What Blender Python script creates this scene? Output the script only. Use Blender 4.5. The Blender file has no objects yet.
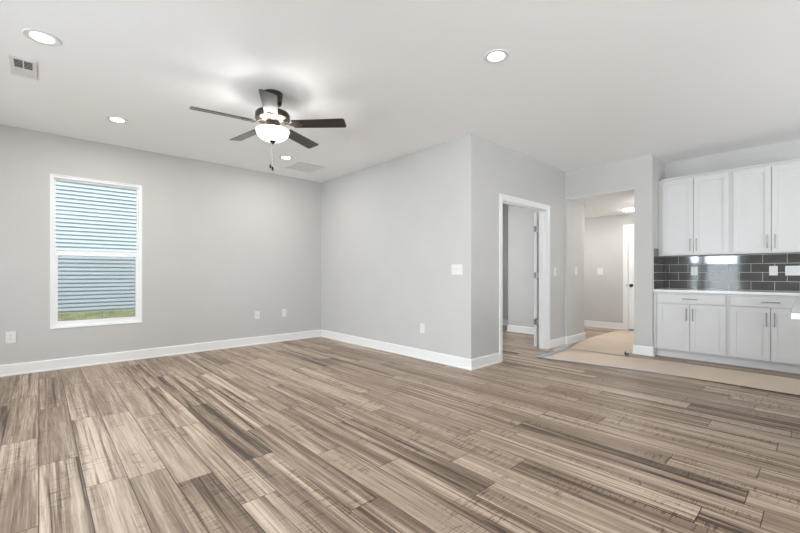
import bpy, bmesh, math, random
from mathutils import Vector, Matrix

# ------------------------------------------------------------------ camera, world, light, exposure
S = bpy.context.scene
COL = S.collection
H = 2.74                      # ceiling height
f_px, cam_h, yaw = 391.0, 1.12, math.radians(47.3)
cam_d = bpy.data.cameras.new('camera')
cam = bpy.data.objects.new('camera', cam_d)
COL.objects.link(cam)
cam.location = (0, 0, cam_h)
cam.rotation_euler = (math.pi / 2, 0, yaw - math.pi / 2)
cam_d.sensor_fit = 'HORIZONTAL'
cam_d.sensor_width = 36.0
cam_d.lens = f_px * 36.0 / 800.0
cam_d.shift_y = (273.5 - 266.5) / 800.0
cam_d.clip_start = 0.05
S.camera = cam

S.view_settings.view_transform = 'Standard'
S.view_settings.look = 'None'
S.view_settings.gamma = 1.0
S.view_settings.use_curve_mapping = False
S.view_settings.exposure = 0.50

W = bpy.data.worlds.new('overcast_sky')
S.world = W
W.use_nodes = True
bg = W.node_tree.nodes['Background']
bg.inputs[0].default_value = (0.80, 0.90, 1.0, 1)
bg.inputs[1].default_value = 1.5

def area(name, loc, rot, sx, sy, power, color=(1, 1, 1)):
    d = bpy.data.lights.new(name, 'AREA')
    d.shape = 'RECTANGLE'; d.size = sx; d.size_y = sy; d.energy = power; d.color = color
    o = bpy.data.objects.new(name, d); COL.objects.link(o)
    o.location = loc; o.rotation_euler = rot
    return o
R = math.radians
DAY = (0.92, 0.963, 1.0)
# added area lamps standing in for daylight at unseen openings (an area lamp points along its local -Z)
UP = 60  # upward tilt of the west and south lamps, to brighten the ceiling
area('daylight_patio', (-2.80, 2.35, 1.98), (R(90 + 12), 0, R(-90)), 1.5, 1.05, 215, (0.74, 0.88, 1.0))
area('daylight_patio_low', (-2.60, 2.35, 0.72), (R(90 + 5), 0, R(-90)), 1.4, 1.25, 26, (0.85, 0.94, 1.0))
area('fill_west_far', (-2.80, 4.45, 1.15), (R(90), 0, R(-90)), 1.5, 1.5, 46, DAY)  # added with its own window to brighten back wall and left floor
area('uplight_west', (-2.85, -2.18, 1.25), (R(90 + UP), 0, R(-90)), 2.2, 1.9, 370, DAY)  # unseen lamp aimed up as a ceiling uplight
area('uplight_south_left', (-1.1, -4.1, 1.25), (R(90 + UP), 0, 0), 1.6, 1.7, 100, DAY)  # added uplight outside an invented south window
area('uplight_south_right', (4.2, -4.1, 1.25), (R(90 + UP), 0, 0), 2.4, 1.7, 110, DAY)  # added uplight, mainly for the right part of the ceiling
area('fill_bedroom', (5.2, 6.6, 1.4), (R(90), 0, R(180)), 1.3, 1.7, 105, DAY)  # lamp added out of view to light the bedroom wall

# ------------------------------------------------------------------ materials
def mat(name, col=(0.8, 0.8, 0.8), rough=0.5, metal=0.0, spec=0.5, bump=0.0, bscale=200.0, var=0.0, vscale=3.0, coat=0.0):
    m = bpy.data.materials.new(name); m.use_nodes = True
    nt = m.node_tree; p = nt.nodes['Principled BSDF']
    p.inputs['Base Color'].default_value = (*col, 1)
    p.inputs['Roughness'].default_value = rough
    p.inputs['Metallic'].default_value = metal
    p.inputs['Specular IOR Level'].default_value = spec
    p.inputs['Coat Weight'].default_value = coat
    tc = nt.nodes.new('ShaderNodeTexCoord')
    if bump > 0:
        n = nt.nodes.new('ShaderNodeTexNoise'); n.inputs['Scale'].default_value = bscale
        n.inputs['Detail'].default_value = 3
        nt.links.new(tc.outputs['Object'], n.inputs['Vector'])
        b = nt.nodes.new('ShaderNodeBump'); b.inputs['Strength'].default_value = bump
        b.inputs['Distance'].default_value = 0.002
        nt.links.new(n.outputs['Fac'], b.inputs['Height'])
        nt.links.new(b.outputs['Normal'], p.inputs['Normal'])
    if var > 0:
        n = nt.nodes.new('ShaderNodeTexNoise'); n.inputs['Scale'].default_value = vscale
        nt.links.new(tc.outputs['Object'], n.inputs['Vector'])
        r = nt.nodes.new('ShaderNodeValToRGB')
        r.color_ramp.elements[0].position = 0.3; r.color_ramp.elements[1].position = 0.7
        r.color_ramp.elements[0].color = (*[c * (1 - var) for c in col], 1)
        r.color_ramp.elements[1].color = (*[min(1, c * (1 + var)) for c in col], 1)
        nt.links.new(n.outputs['Fac'], r.inputs['Fac'])
        nt.links.new(r.outputs['Color'], p.inputs['Base Color'])
    return m

def emit(name, col, strength):
    m = bpy.data.materials.new(name); m.use_nodes = True
    p = m.node_tree.nodes['Principled BSDF']
    p.inputs['Base Color'].default_value = (0.9, 0.9, 0.9, 1)
    p.inputs['Roughness'].default_value = 0.4
    p.inputs['Emission Color'].default_value = (*col, 1)
    p.inputs['Emission Strength'].default_value = strength
    return m

def glass(name, tint=(1, 1, 1), gloss=0.06):
    m = bpy.data.materials.new(name); m.use_nodes = True
    nt = m.node_tree; nt.nodes.clear()
    o = nt.nodes.new('ShaderNodeOutputMaterial')
    t = nt.nodes.new('ShaderNodeBsdfTransparent'); t.inputs[0].default_value = (*tint, 1)
    g = nt.nodes.new('ShaderNodeBsdfGlossy'); g.inputs['Roughness'].default_value = 0.0
    fr = nt.nodes.new('ShaderNodeFresnel'); fr.inputs[0].default_value = 1.45
    mx = nt.nodes.new('ShaderNodeMixShader')
    nt.links.new(fr.outputs[0], mx.inputs[0]); nt.links.new(t.outputs[0], mx.inputs[1]); nt.links.new(g.outputs[0], mx.inputs[2])
    nt.links.new(mx.outputs[0], o.inputs[0])
    return m

def screen_mat(name):
    m = bpy.data.materials.new(name); m.use_nodes = True
    nt = m.node_tree; nt.nodes.clear()
    o = nt.nodes.new('ShaderNodeOutputMaterial')
    t = nt.nodes.new('ShaderNodeBsdfTransparent')
    d = nt.nodes.new('ShaderNodeBsdfDiffuse'); d.inputs[0].default_value = (0.22, 0.25, 0.28, 1)
    mx = nt.nodes.new('ShaderNodeMixShader'); mx.inputs[0].default_value = 0.18
    nt.links.new(t.outputs[0], mx.inputs[1]); nt.links.new(d.outputs[0], mx.inputs[2]); nt.links.new(mx.outputs[0], o.inputs[0])
    return m

def floor_mat():
    m = bpy.data.materials.new('plank_floor'); m.use_nodes = True
    nt = m.node_tree; p = nt.nodes['Principled BSDF']; L = nt.links.new
    def math_(op, a=None, b=None, c=None):
        n = nt.nodes.new('ShaderNodeMath'); n.operation = op
        for i, v in enumerate((a, b, c)):
            if v is None: continue
            if isinstance(v, (int, float)): n.inputs[i].default_value = v
            else: L(v, n.inputs[i])
        return n.outputs[0]
    def comb(x, y, z=0.0):
        n = nt.nodes.new('ShaderNodeCombineXYZ')
        for i, v in enumerate((x, y, z)):
            if isinstance(v, (int, float)): n.inputs[i].default_value = v
            else: L(v, n.inputs[i])
        return n.outputs[0]
    def noise(vec, detail=4.0, rough=0.6, dist=0.0):
        n = nt.nodes.new('ShaderNodeTexNoise'); n.inputs['Scale'].default_value = 1.0
        n.inputs['Detail'].default_value = detail; n.inputs['Roughness'].default_value = rough
        n.inputs['Distortion'].default_value = dist
        L(vec, n.inputs['Vector']); return n.outputs['Fac']
    def smooth(v, lo, hi, a=0.0, b=1.0):
        n = nt.nodes.new('ShaderNodeMapRange'); n.interpolation_type = 'SMOOTHSTEP'
        L(v, n.inputs['Value'])
        n.inputs['From Min'].default_value = lo; n.inputs['From Max'].default_value = hi
        n.inputs['To Min'].default_value = a; n.inputs['To Max'].default_value = b
        return n.outputs[0]
    tc = nt.nodes.new('ShaderNodeTexCoord')
    sp = nt.nodes.new('ShaderNodeSeparateXYZ'); L(tc.outputs['Object'], sp.inputs[0])
    X, Y = sp.outputs[0], sp.outputs[1]
    PW, PL = 0.18, 1.27
    xs = math_('DIVIDE', math_('ADD', X, 9.002), PW)
    row = math_('FLOOR', xs); fx = math_('FRACT', xs)
    w1 = nt.nodes.new('ShaderNodeTexWhiteNoise'); w1.noise_dimensions = '1D'; L(row, w1.inputs['W'])
    ys = math_('ADD', math_('DIVIDE', math_('ADD', Y, 20.0), PL), w1.outputs['Value'])
    colm = math_('FLOOR', ys); fy = math_('FRACT', ys)
    w2 = nt.nodes.new('ShaderNodeTexWhiteNoise'); w2.noise_dimensions = '2D'; L(comb(math_('ADD', row, FLOOR_SEED), colm), w2.inputs['Vector'])
    pid = w2.outputs['Value']
    sc = nt.nodes.new('ShaderNodeSeparateColor'); L(w2.outputs['Color'], sc.inputs[0])
    r2, r3 = sc.outputs[1], sc.outputs[2]
    off = math_('MULTIPLY', pid, 57.0); off2 = math_('MULTIPLY', r2, 91.0)
    xo = math_('ADD', X, off); yo = math_('ADD', Y, off2)
    # broad soft bands along the board, fine grain along the board, saw marks across it
    band = noise(comb(math_('MULTIPLY', xo, 14.0), math_('MULTIPLY', yo, 0.42), off), 3.0, 0.55, 0.20)
    grain = noise(comb(math_('MULTIPLY', xo, 120.0), math_('MULTIPLY', yo, 2.4), off2), 5.0, 0.72, 0.35)
    saw = noise(comb(math_('MULTIPLY', xo, 9.0), math_('MULTIPLY', yo, 75.0), off), 2.0, 0.6, 1.1)
    sawmask = smooth(noise(comb(math_('MULTIPLY', xo, 9.0), math_('MULTIPLY', yo, 1.6), off2), 2.0, 0.5), 0.47, 0.62)
    tone = math_('ADD', math_('MULTIPLY', math_('SUBTRACT', band, 0.5), smooth(r3, 0.1, 0.8, 0.60, 1.75)), math_('MULTIPLY', math_('SUBTRACT', grain, 0.5), 1.3))
    tone = math_('ADD', tone, math_('MULTIPLY', math_('SUBTRACT', pid, 0.5), 0.26))
    streak = noise(comb(math_('MULTIPLY', xo, 34.0), math_('MULTIPLY', yo, 0.62), math_('ADD', off, off2)), 4.0, 0.62, 0.30)
    tone = math_('SUBTRACT', tone, math_('MULTIPLY', smooth(streak, 0.48, 0.66, 0.0, 0.52), smooth(r3, 0.30, 0.85, 0.08, 1.0)))
    sawd = math_('MULTIPLY', math_('MULTIPLY', smooth(saw, 0.52, 0.66), sawmask), -0.33)
    tone = math_('ADD', math_('ADD', tone, 0.62), sawd)
    ramp = nt.nodes.new('ShaderNodeValToRGB'); L(tone, ramp.inputs['Fac'])
    e = ramp.color_ramp.elements
    e[0].position = 0.05; e[0].color = FLOOR_DARK
    e[1].position = 0.95; e[1].color = FLOOR_LIGHT
    k = e.new(0.48); k.color = FLOOR_MID
    # seams
    ex = math_('MULTIPLY', math_('MINIMUM', fx, math_('SUBTRACT', 1.0, fx)), PW)
    ey = math_('MULTIPLY', math_('MINIMUM', fy, math_('SUBTRACT', 1.0, fy)), PL)
    edge = math_('MINIMUM', ex, ey)
    seam = smooth(edge, 0.0010, 0.0034, 0.20, 1.0)
    mul = nt.nodes.new('ShaderNodeMix'); mul.data_type = 'RGBA'; mul.blend_type = 'MULTIPLY'; mul.inputs[0].default_value = 1.0
    cmb = nt.nodes.new('ShaderNodeCombineColor')
    for i in range(3): L(seam, cmb.inputs[i])
    L(ramp.outputs['Color'], mul.inputs[6]); L(cmb.outputs[0], mul.inputs[7])
    L(mul.outputs[2], p.inputs['Base Color'])
    L(smooth(grain, 0.3, 0.7, 0.46, 0.36), p.inputs['Roughness'])
    p.inputs['Specular IOR Level'].default_value = 0.34
    hgt = math_('ADD', math_('MULTIPLY', smooth(edge, 0.0, 0.004), 0.6), math_('MULTIPLY', grain, 0.35))
    b = nt.nodes.new('ShaderNodeBump'); b.inputs['Strength'].default_value = 0.25; b.inputs['Distance'].default_value = 0.0015
    L(hgt, b.inputs['Height']); L(b.outputs['Normal'], p.inputs['Normal'])
    return m

FLOOR_SEED = 200.0
FLOOR_DARK = (0.070, 0.045, 0.030, 1)
FLOOR_MID = (0.262, 0.187, 0.134, 1)
FLOOR_LIGHT = (0.585, 0.465, 0.360, 1)
M = {}
M['floor'] = floor_mat()
M['wall'] = mat('grey_wall_paint', (0.555, 0.548, 0.532), 0.7, spec=0.25, bump=0.10, bscale=260, var=0.012)
M['ceiling'] = mat('white_ceiling_paint', (0.93, 0.935, 0.94), 0.85, spec=0.15, bump=0.15, bscale=180)
M['trim'] = mat('white_trim_paint', (0.82, 0.82, 0.815), 0.35, spec=0.4)
M['vinyl'] = mat('white_vinyl', (0.88, 0.89, 0.90), 0.35)
M['door'] = mat('white_door_paint', (0.86, 0.86, 0.855), 0.4)
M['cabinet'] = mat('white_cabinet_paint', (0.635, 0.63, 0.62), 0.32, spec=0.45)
M['quartz'] = mat('white_quartz', (0.76, 0.76, 0.75), 0.18, var=0.02, vscale=9)
M['nickel'] = mat('brushed_nickel', (0.30, 0.295, 0.285), 0.35, metal=1.0)
M['steel'] = mat('satin_steel_hinge', (0.42, 0.41, 0.40), 0.38, metal=1.0)
M['dark_metal'] = mat('oil_rubbed_bronze', (0.045, 0.038, 0.032), 0.28, metal=0.75)
M['bracket'] = mat('bronze_bracket', (0.14, 0.125, 0.105), 0.30, metal=0.85)
M['blade'] = mat('dark_walnut_blade', (0.018, 0.015, 0.012), 0.28, spec=0.50, coat=0.35)
M['bowl'] = emit('frosted_glass_bowl', (1.0, 0.97, 0.92), 3.2)
M['lens'] = emit('led_lens', (1.0, 0.98, 0.95), 9.0)
M['hall_lens'] = emit('hall_led_lens', (1.0, 0.97, 0.93), 56.0)
M['plastic'] = mat('white_plastic', (0.74, 0.74, 0.73), 0.35)
M['slot'] = mat('dark_slot', (0.03, 0.03, 0.03), 0.6)
M['tile'] = mat('grey_glass_tile', (0.085, 0.085, 0.080), 0.06, spec=0.6, var=0.22, vscale=4.5)
M['grout'] = mat('light_grout', (0.70, 0.69, 0.66), 0.8)
M['kraft'] = mat('kraft_paper', (0.62, 0.51, 0.41), 0.75, spec=0.2, var=0.035, vscale=2.0, bump=0.2, bscale=6)
M['tape'] = mat('blue_tape', (0.38, 0.50, 0.68), 0.6)
M['glass'] = glass('window_glass')
M['screen'] = screen_mat('insect_screen')
M['siding'] = mat('pale_blue_siding', (0.72, 0.78, 0.80), 0.6, var=0.02)
M['roof'] = mat('grey_shingle', (0.12, 0.12, 0.13), 0.9, var=0.2, vscale=30)
M['lawn'] = mat('lawn_soil', (0.42, 0.40, 0.24), 0.95, var=0.3, vscale=4)
M['grass'] = mat('grass_blades', (0.58, 0.58, 0.28), 0.8, var=0.40, vscale=2.5)
M['concrete'] = mat('pale_concrete', (0.55, 0.54, 0.52), 0.9, var=0.06)
M['filter'] = mat('grey_filter', (0.42, 0.42, 0.41), 0.9)
M['grille'] = mat('grille_white', (0.72, 0.72, 0.71), 0.5)

# ------------------------------------------------------------------ mesh helpers
class MB:
    def __init__(s): s.bm = bmesh.new()
    def box(s, x0, x1, y0, y1, z0, z1, bev=0.0):
        if x0 > x1: x0, x1 = x1, x0
        if y0 > y1: y0, y1 = y1, y0
        if z0 > z1: z0, z1 = z1, z0
        v = [s.bm.verts.new((x, y, z)) for x in (x0, x1) for y in (y0, y1) for z in (z0, z1)]
        fs = [(0, 1, 3, 2), (4, 6, 7, 5), (0, 4, 5, 1), (2, 3, 7, 6), (0, 2, 6, 4), (1, 5, 7, 3)]
        faces = [s.bm.faces.new([v[i] for i in q]) for q in fs]
        if bev > 0:
            es = set(e for f in faces for e in f.edges)
            bmesh.ops.bevel(s.bm, geom=list(es), offset=bev, segments=2, affect='EDGES', profile=0.7)
        return s
    def prism(s, pts, z0, z1):
        a = [s.bm.verts.new((x, y, z0)) for x, y in pts]; b = [s.bm.verts.new((x, y, z1)) for x, y in pts]
        n = len(pts)
        s.bm.faces.new(a[::-1]); s.bm.faces.new(b)
        for i in range(n): s.bm.faces.new((a[i], a[(i + 1) % n], b[(i + 1) % n], b[i]))
        return s
    def sweep(s, prof, p0, p1, out, up=(0, 0, 1)):
        """extrude a profile [(o, u)] (out, up offsets) from p0 to p1"""
        o = Vector(out); u = Vector(up)
        a = [s.bm.verts.new(Vector(p0) + o * q[0] + u * q[1]) for q in prof]
        b = [s.bm.verts.new(Vector(p1) + o * q[0] + u * q[1]) for q in prof]
        n = len(prof)
        s.bm.faces.new(a); s.bm.faces.new(b[::-1])
        for i in range(n): s.bm.faces.new((a[i], b[i], b[(i + 1) % n], a[(i + 1) % n]))
        return s
    def lathe(s, prof, c=(0, 0, 0), n=32, axis='z'):
        rings = []
        for r, z in prof:
            ring = []
            for i in range(n):
                a = 2 * math.pi * i / n
                p = (r * math.cos(a), r * math.sin(a), z)
                if axis == 'x': p = (z, r * math.cos(a), r * math.sin(a))
                if axis == 'y': p = (r * math.sin(a), z, r * math.cos(a))
                ring.append(s.bm.verts.new((c[0] + p[0], c[1] + p[1], c[2] + p[2])))
            rings.append(ring)
        for k in range(len(rings) - 1):
            for i in range(n):
                s.bm.faces.new((rings[k][i], rings[k][(i + 1) % n], rings[k + 1][(i + 1) % n], rings[k + 1][i]))
        s.bm.faces.new(rings[0][::-1]); s.bm.faces.new(rings[-1])
        return s
    def tube(s, path, r, n=10):
        rings = []
        P = [Vector(p) for p in path]
        for i, p in enumerate(P):
            t = (P[min(i + 1, len(P) - 1)] - P[max(i - 1, 0)]).normalized()
            q = t.to_track_quat('Z', 'Y')
            rings.append([s.bm.verts.new(p + q @ Vector((r * math.cos(2 * math.pi * k / n), r * math.sin(2 * math.pi * k / n), 0))) for k in range(n)])
        for k in range(len(rings) - 1):
            for i in range(n):
                s.bm.faces.new((rings[k][i], rings[k][(i + 1) % n], rings[k + 1][(i + 1) % n], rings[k + 1][i]))
        s.bm.faces.new(rings[0][::-1]); s.bm.faces.new(rings[-1])
        return s
    def xf(s, mtx):
        s.bm.transform(mtx); return s
    def build(s, name, m, parent=None, smooth=False, loc=None):
        bmesh.ops.recalc_face_normals(s.bm, faces=s.bm.faces[:])
        me = bpy.data.meshes.new(name); s.bm.to_mesh(me); s.bm.free()
        me.materials.append(M[m] if isinstance(m, str) else m)
        if smooth:
            for p in me.polygons: p.use_smooth = True
            try: me.set_sharp_from_angle(angle=R(35))
            except Exception: pass
        o = bpy.data.objects.new(name, me); COL.objects.link(o)
        if parent is not None: o.parent = parent
        if loc is not None: o.location = loc
        return o

def tag(o, label=None, cat=None, group=None, kind=None):
    if label: o['label'] = label
    if cat: o['category'] = cat
    if group: o['group'] = group
    if kind: o['kind'] = kind
    return o
def empty(name, loc, rz=0.0):
    o = bpy.data.objects.new(name, None); COL.objects.link(o)
    o.location = loc; o.rotation_euler = (0, 0, rz); o.empty_display_size = 0.1
    return o
def struct(o, label=None):
    o['kind'] = 'structure'
    if label: o['label'] = label; 
    return o
def copy_tree(o, parent=None):
    c = o.copy(); COL.objects.link(c)
    if parent is not None: c.parent = parent
    for ch in [x for x in bpy.data.objects if x.parent == o]: copy_tree(ch, c)
    return c

# ------------------------------------------------------------------ key planes (metres)
YW, XB, YD, XH, YK, XK = 6.07, 3.69, 2.78, 6.12, 1.579, 6.74
XW, YS = -2.2, -3.5            # walls behind the camera
XF = 8.57                      # far wall of the hall
T = 0.12
HZ = 2.30                      # hall ceiling and opening height
WX0, WX1, WZ0, WZ1 = 0.095, 0.99, 0.482, 2.272      # window opening
DX0, DX1, DZ = 4.322, 5.532, 2.072                    # bedroom door opening
HY0, HY1 = 1.80, 2.75                                 # hall opening
HD0, HD1, HDZ = 1.84, 2.64, 2.02                      # hall door opening

# ------------------------------------------------------------------ structure
struct(MB().box(XW - T, 9.0, YS - T, YW + T, -0.10, 0.0).build('floor', 'floor'), 'grey brown wood plank floor')
c = MB().box(XW - T, 9.0, YS - T, YW + T, H, H + 0.12)
struct(c.build('ceiling', 'ceiling'), 'flat white room ceiling')
struct(MB().box(XH + T, XF, YK + 0.06, YD + 0.02, HZ, H - 0.002).box(6.75, XF, YD + 0.02, 4.04, HZ, H - 0.002).box(XH + 0.001, XH + T, HY0, HY1, HZ, HZ + 0.004).build('ceiling_hall', 'ceiling'), 'lower white hall ceiling')

w = MB()
BX0, BX1, BZ0, BZ1 = 4.5, 5.9, 0.5, 2.25              # opening of the unseen bedroom window, added to light that room
w.box(XW - T, WX0, YW, YW + T, 0, H).box(WX1, BX0, YW, YW + T, 0, H).box(BX1, 9.0, YW, YW + T, 0, H)
w.box(WX0, WX1, YW, YW + T, 0, WZ0).box(WX0, WX1, YW, YW + T, WZ1, H)
w.box(BX0, BX1, YW, YW + T, 0, BZ0).box(BX0, BX1, YW, YW + T, BZ1, H)
struct(w.build('wall_window_side', 'wall'), 'grey wall holding the window')
struct(MB().box(XB, XB + T, YD, YW, 0, H).build('wall_back', 'wall'), 'grey wall between window wall and door corner')
w = MB()
w.box(XB + T, DX0, YD, YD + T, 0, H).box(DX1, XH, YD, YD + T, 0, H).box(DX0, DX1, YD, YD + T, DZ, H)
struct(w.build('wall_bedroom_side', 'wall'), 'grey wall around the bedroom door')
w = MB()
w.box(XH, 6.79, HY1, YD + T, 0, HZ)
w.box(XH, XH + T, HY0, HY1, HZ + 0.004, H).box(XH, XH + T, HY1, YD + T, HZ, H)
struct(w.build('wall_hall_left', 'wall'), 'grey wall left of and above the hall opening')
struct(MB().box(XH, XF, YK, HY0, 0, H).build('wall_hall_right', 'wall'), 'grey wall end between hall opening and kitchen')
struct(MB().box(XK, XK + T, YS, YK, 0, H).build('wall_kitchen', 'wall'), 'grey wall behind the kitchen cabinets')
w = MB()
w.box(XF, XF + T, HD1, 4.12, 0, H).box(XF, XF + T, YK, HD0, 0, H).box(XF, XF + T, HD0, HD1, HDZ, H)
struct(w.build('wall_hall_end', 'wall'), 'grey wall at the far end of the hall')
struct(MB().box(7.5, XF, 4.04, 4.16, 0, H).build('wall_passage', 'wall'))
w = MB()
w.box(6.70, 6.79, YD + T, 4.16, 0, H).box(6.79, 7.5, 4.04, 4.16, 0, H).box(7.4, 7.5, 4.16, YW, 0, H)
struct(w.build('wall_bedroom_far', 'wall'), 'grey bedroom wall seen through the doorway')
w = MB()   # wall behind the camera, west side
PY0, PY1, PZ = 1.74, 2.96, 2.06
NY0, NY1, NZ0, NZ1 = 3.70, 5.20, 0.35, 2.0  # opening added for the extra unseen west window
VY0, VY1, VZ0, VZ1 = -3.3, -1.05, 0.45, 2.3
w.box(XW - T, XW, YS - T, VY0, 0, H).box(XW - T, XW, VY1, PY0, 0, H).box(XW - T, XW, PY1, NY0, 0, H).box(XW - T, XW, NY1, YW, 0, H).box(XW - T, XW, NY0, NY1, 0, NZ0).box(XW - T, XW, NY0, NY1, NZ1, H)
w.box(XW - T, XW, VY0, VY1, 0, VZ0).box(XW - T, XW, VY0, VY1, VZ1, H).box(XW - T, XW, PY0, PY1, PZ, H)
struct(w.build('wall_west', 'wall'))
w = MB()   # wall behind the camera, south side
S1, S2, S3, S4 = -1.9, -0.3, 3.0, 5.4  # edges of the two added south windows
w.box(XW, S1, YS - T, YS, 0, H).box(S2, S3, YS - T, YS, 0, H).box(S4, 9.0, YS - T, YS, 0, H)
for a_, b_ in ((S1, S2), (S3, S4)):
    w.box(a_, b_, YS - T, YS, 0, VZ0).box(a_, b_, YS - T, YS, VZ1, H)
struct(w.build('wall_south', 'wall'))

# baseboards
BBP = [(0, 0), (0.022, 0), (0.022, 0.012), (0.018, 0.018), (0.014, 0.020), (0.014, 0.112), (0.011, 0.120), (0.005, 0.124), (0, 0.124)]
def baseboard(name, paths, label=None):
    """each path is a floor polyline; the board stands on its left-hand side, mitred at the corners"""
    b = MB()
    for path in paths:
        P = [Vector((x, y, 0)) for x, y in path]
        offs = []
        for i, p in enumerate(P):
            ns = []
            for k in (i - 1, i):
                if 0 <= k < len(P) - 1:
                    d_ = (P[k + 1] - P[k]).normalized(); ns.append(Vector((-d_.y, d_.x, 0)))
            n_ = sum(ns, Vector()).normalized()
            offs.append(n_ / max(0.3, n_.dot(ns[0])))
        rings = [[b.bm.verts.new(p + o_ * q[0] + Vector((0, 0, q[1]))) for q in BBP] for p, o_ in zip(P, offs)]
        n = len(BBP)
        b.bm.faces.new(rings[0]); b.bm.faces.new(rings[-1][::-1])
        for r0_, r1_ in zip(rings, rings[1:]):
            for i in range(n): b.bm.faces.new((r0_[i], r1_[i], r1_[(i + 1) % n], r0_[(i + 1) % n]))
    return struct(b.build(name, 'trim'), label)
baseboard('baseboard_window_side', [[(XB, YW), (XW, YW)]], 'white baseboard under the window')
baseboard('baseboard_back', [[(DX0 - 0.058, YD), (XB, YD), (XB, YW - 0.022)]], 'white baseboard around the outer wall corner')
baseboard('baseboard_hall_left', [[(6.79, 4.0), (6.79, HY1), (XH, HY1), (XH, YD), (DX1 + 0.057, YD)]], 'white baseboard right of the bedroom door and into the hall')
baseboard('baseboard_hall_end', [[(XF, HD1 + 0.075), (XF, 4.0)]], 'white baseboard at the far end of the hall')
baseboard('baseboard_post', [[(6.168, YK), (XH, YK), (XH, HY0), (XF - 0.02, HY0)]][::-1], 'white baseboard around the wall end beside the cabinets')
baseboard('baseboard_bedroom_far', [[(6.70, YD + T), (6.70, 4.16), (7.4, 4.16), (7.4, YW)]])
baseboard('baseboard_west', [[(XW, PY0 - 0.08), (XW, YS)], [(XW, YW), (XW, PY1 + 0.08)]])
baseboard('baseboard_south', [[(XW, YS), (XK, YS)]])

# bedroom door casing and jamb
CP = 0.062
def casing_profile(w_=CP): return None
t = MB()
# jamb lining
t.box(DX0, DX0 + 0.018, YD - 0.004, YD + T + 0.004, 0, DZ).box(DX1 - 0.018, DX1, YD - 0.004, YD + T + 0.004, 0, DZ)
t.box(DX0, DX1, YD - 0.004, YD + T + 0.004, DZ - 0.018, DZ)
# stops
t.box(DX0 + 0.018, DX0 + 0.030, YD + 0.035, YD + 0.070, 0, DZ - 0.018).box(DX1 - 0.030, DX1 - 0.018, YD + 0.035, YD + 0.070, 0, DZ - 0.018)
t.box(DX0 + 0.018, DX1 - 0.018, YD + 0.035, YD + 0.070, DZ - 0.030, DZ - 0.018)
struct(t.build('trim_1', 'trim'), 'white jamb of the bedroom doorway')
t = MB()
for side, yy, out in (('front', YD, -1), ('rear', YD + T, 1)):
    def slab(x0, x1, z0, z1, d, bev=0.003):
        t.box(x0, x1, yy, yy + out * d, z0, z1, bev)
    for (x0, x1) in ((DX0 - CP + 0.006, DX0 + 0.006), (DX1 - 0.006, DX1 + CP - 0.006))[:2 if out < 0 else 1]:
        slab(x0, x1, 0, DZ + CP - 0.006, 0.013)
        xm0, xm1 = (x0 - 0.001, x0 + 0.03) if x0 < DX0 else (x1 - 0.03, x1 + 0.001)
        slab(xm0, xm1, 0, DZ + CP - 0.036, 0.020)
    slab(DX0 + 0.006, DX1 - 0.006, DZ - 0.006, DZ + CP - 0.006, 0.013)
    slab(DX0 - CP + 0.005, DX1 + CP - 0.005, DZ + CP - 0.036, DZ + CP - 0.005, 0.020)
struct(t.build('trim_2', 'trim'), 'white casing around the bedroom doorway')

# open bedroom door, swung back against the bedroom wall
d = struct(empty('door_1', (DX1 - 0.012, YD + T + 0.044, 0.012)), 'open white door with three steel hinges')
leaf_w, leaf_t, leaf_h = 1.08, 0.042, 2.032
p = MB().box(0.010, leaf_w, 0.0, leaf_t, 0, leaf_h, 0.002)
for z0, z1 in ((0.22, 0.95), (1.09, 1.85)):
    for x0, x1 in ((0.13, leaf_w / 2 - 0.05), (leaf_w / 2 + 0.05, leaf_w - 0.13)):
        p.box(x0, x1, -0.005, 0.002, z0, z1, 0.002).box(x0, x1, leaf_t - 0.002, leaf_t + 0.005, z0, z1, 0.002)
p.build('door_panel', 'door', d)
k = MB().lathe([(0.008, -0.06), (0.026, -0.058), (0.028, -0.035), (0.012, -0.028), (0.012, 0.0), (0.032, 0.0), (0.032, 0.006)][::-1], (leaf_w - 0.07, 0, 0.92), 20, 'y')
k.build('door_knob', 'dark_metal', d, True)
for zz in (1.785, 1.080, 0.378):
    hb = MB()
    hb.box(0.0065, 0.0095, 0.0, 0.040, zz - 0.045, zz + 0.045)
    hb.box(-0.0085, -0.006, -0.080, -0.012, zz - 0.045, zz + 0.045)
    hb.lathe([(0.010, -0.05), (0.010, 0.05)], (-0.004, -0.014, zz), 12)
    hb.build('hinge', 'steel', d)
d.rotation_euler = (0, 0, R(4.0))

# hall door, closed
t = MB()
t.box(XF - 0.004, XF + T, HD1 - 0.016, HD1, 0, HDZ).box(XF - 0.004, XF + T, HD0, HD0 + 0.016, 0, HDZ).box(XF - 0.004, XF + T, HD0, HD1, HDZ - 0.016, HDZ)
t.box(XF - 0.016, XF, HD1 - 0.006, HD1 + 0.072, 0, HDZ + 0.072, 0.003).box(XF - 0.016, XF, HD0 - 0.038, HD0 + 0.006, 0, HDZ + 0.072, 0.003)
t.box(XF - 0.016, XF, HD0 + 0.006, HD1 - 0.006, HDZ - 0.006, HDZ + 0.072, 0.003)
t.box(XF - 0.022, XF - 0.014, HD1 + 0.045, HD1 + 0.072, 0, HDZ + 0.072, 0.002).box(XF - 0.022, XF - 0.014, HD0 - 0.038, HD1 + 0.072, HDZ + 0.045, HDZ + 0.072, 0.002)
struct(t.build('trim_3', 'trim'), 'white casing of the closed hall door')
d = struct(empty('door_2', (XF + 0.012, HD0 + 0.018, 0.0)), 'closed white panel door at the hall end with a dark knob')
lw = HD1 - HD0 - 0.036
p = MB().box(0, 0.035, 0, lw, 0.022, HDZ - 0.020, 0.002)
for z0, z1 in ((0.20, 0.78), (0.92, 1.84)):
    p.box(-0.006, 0.002, 0.11, lw - 0.11, z0, z1, 0.004)
p.build('door_panel', 'door', d)
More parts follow.
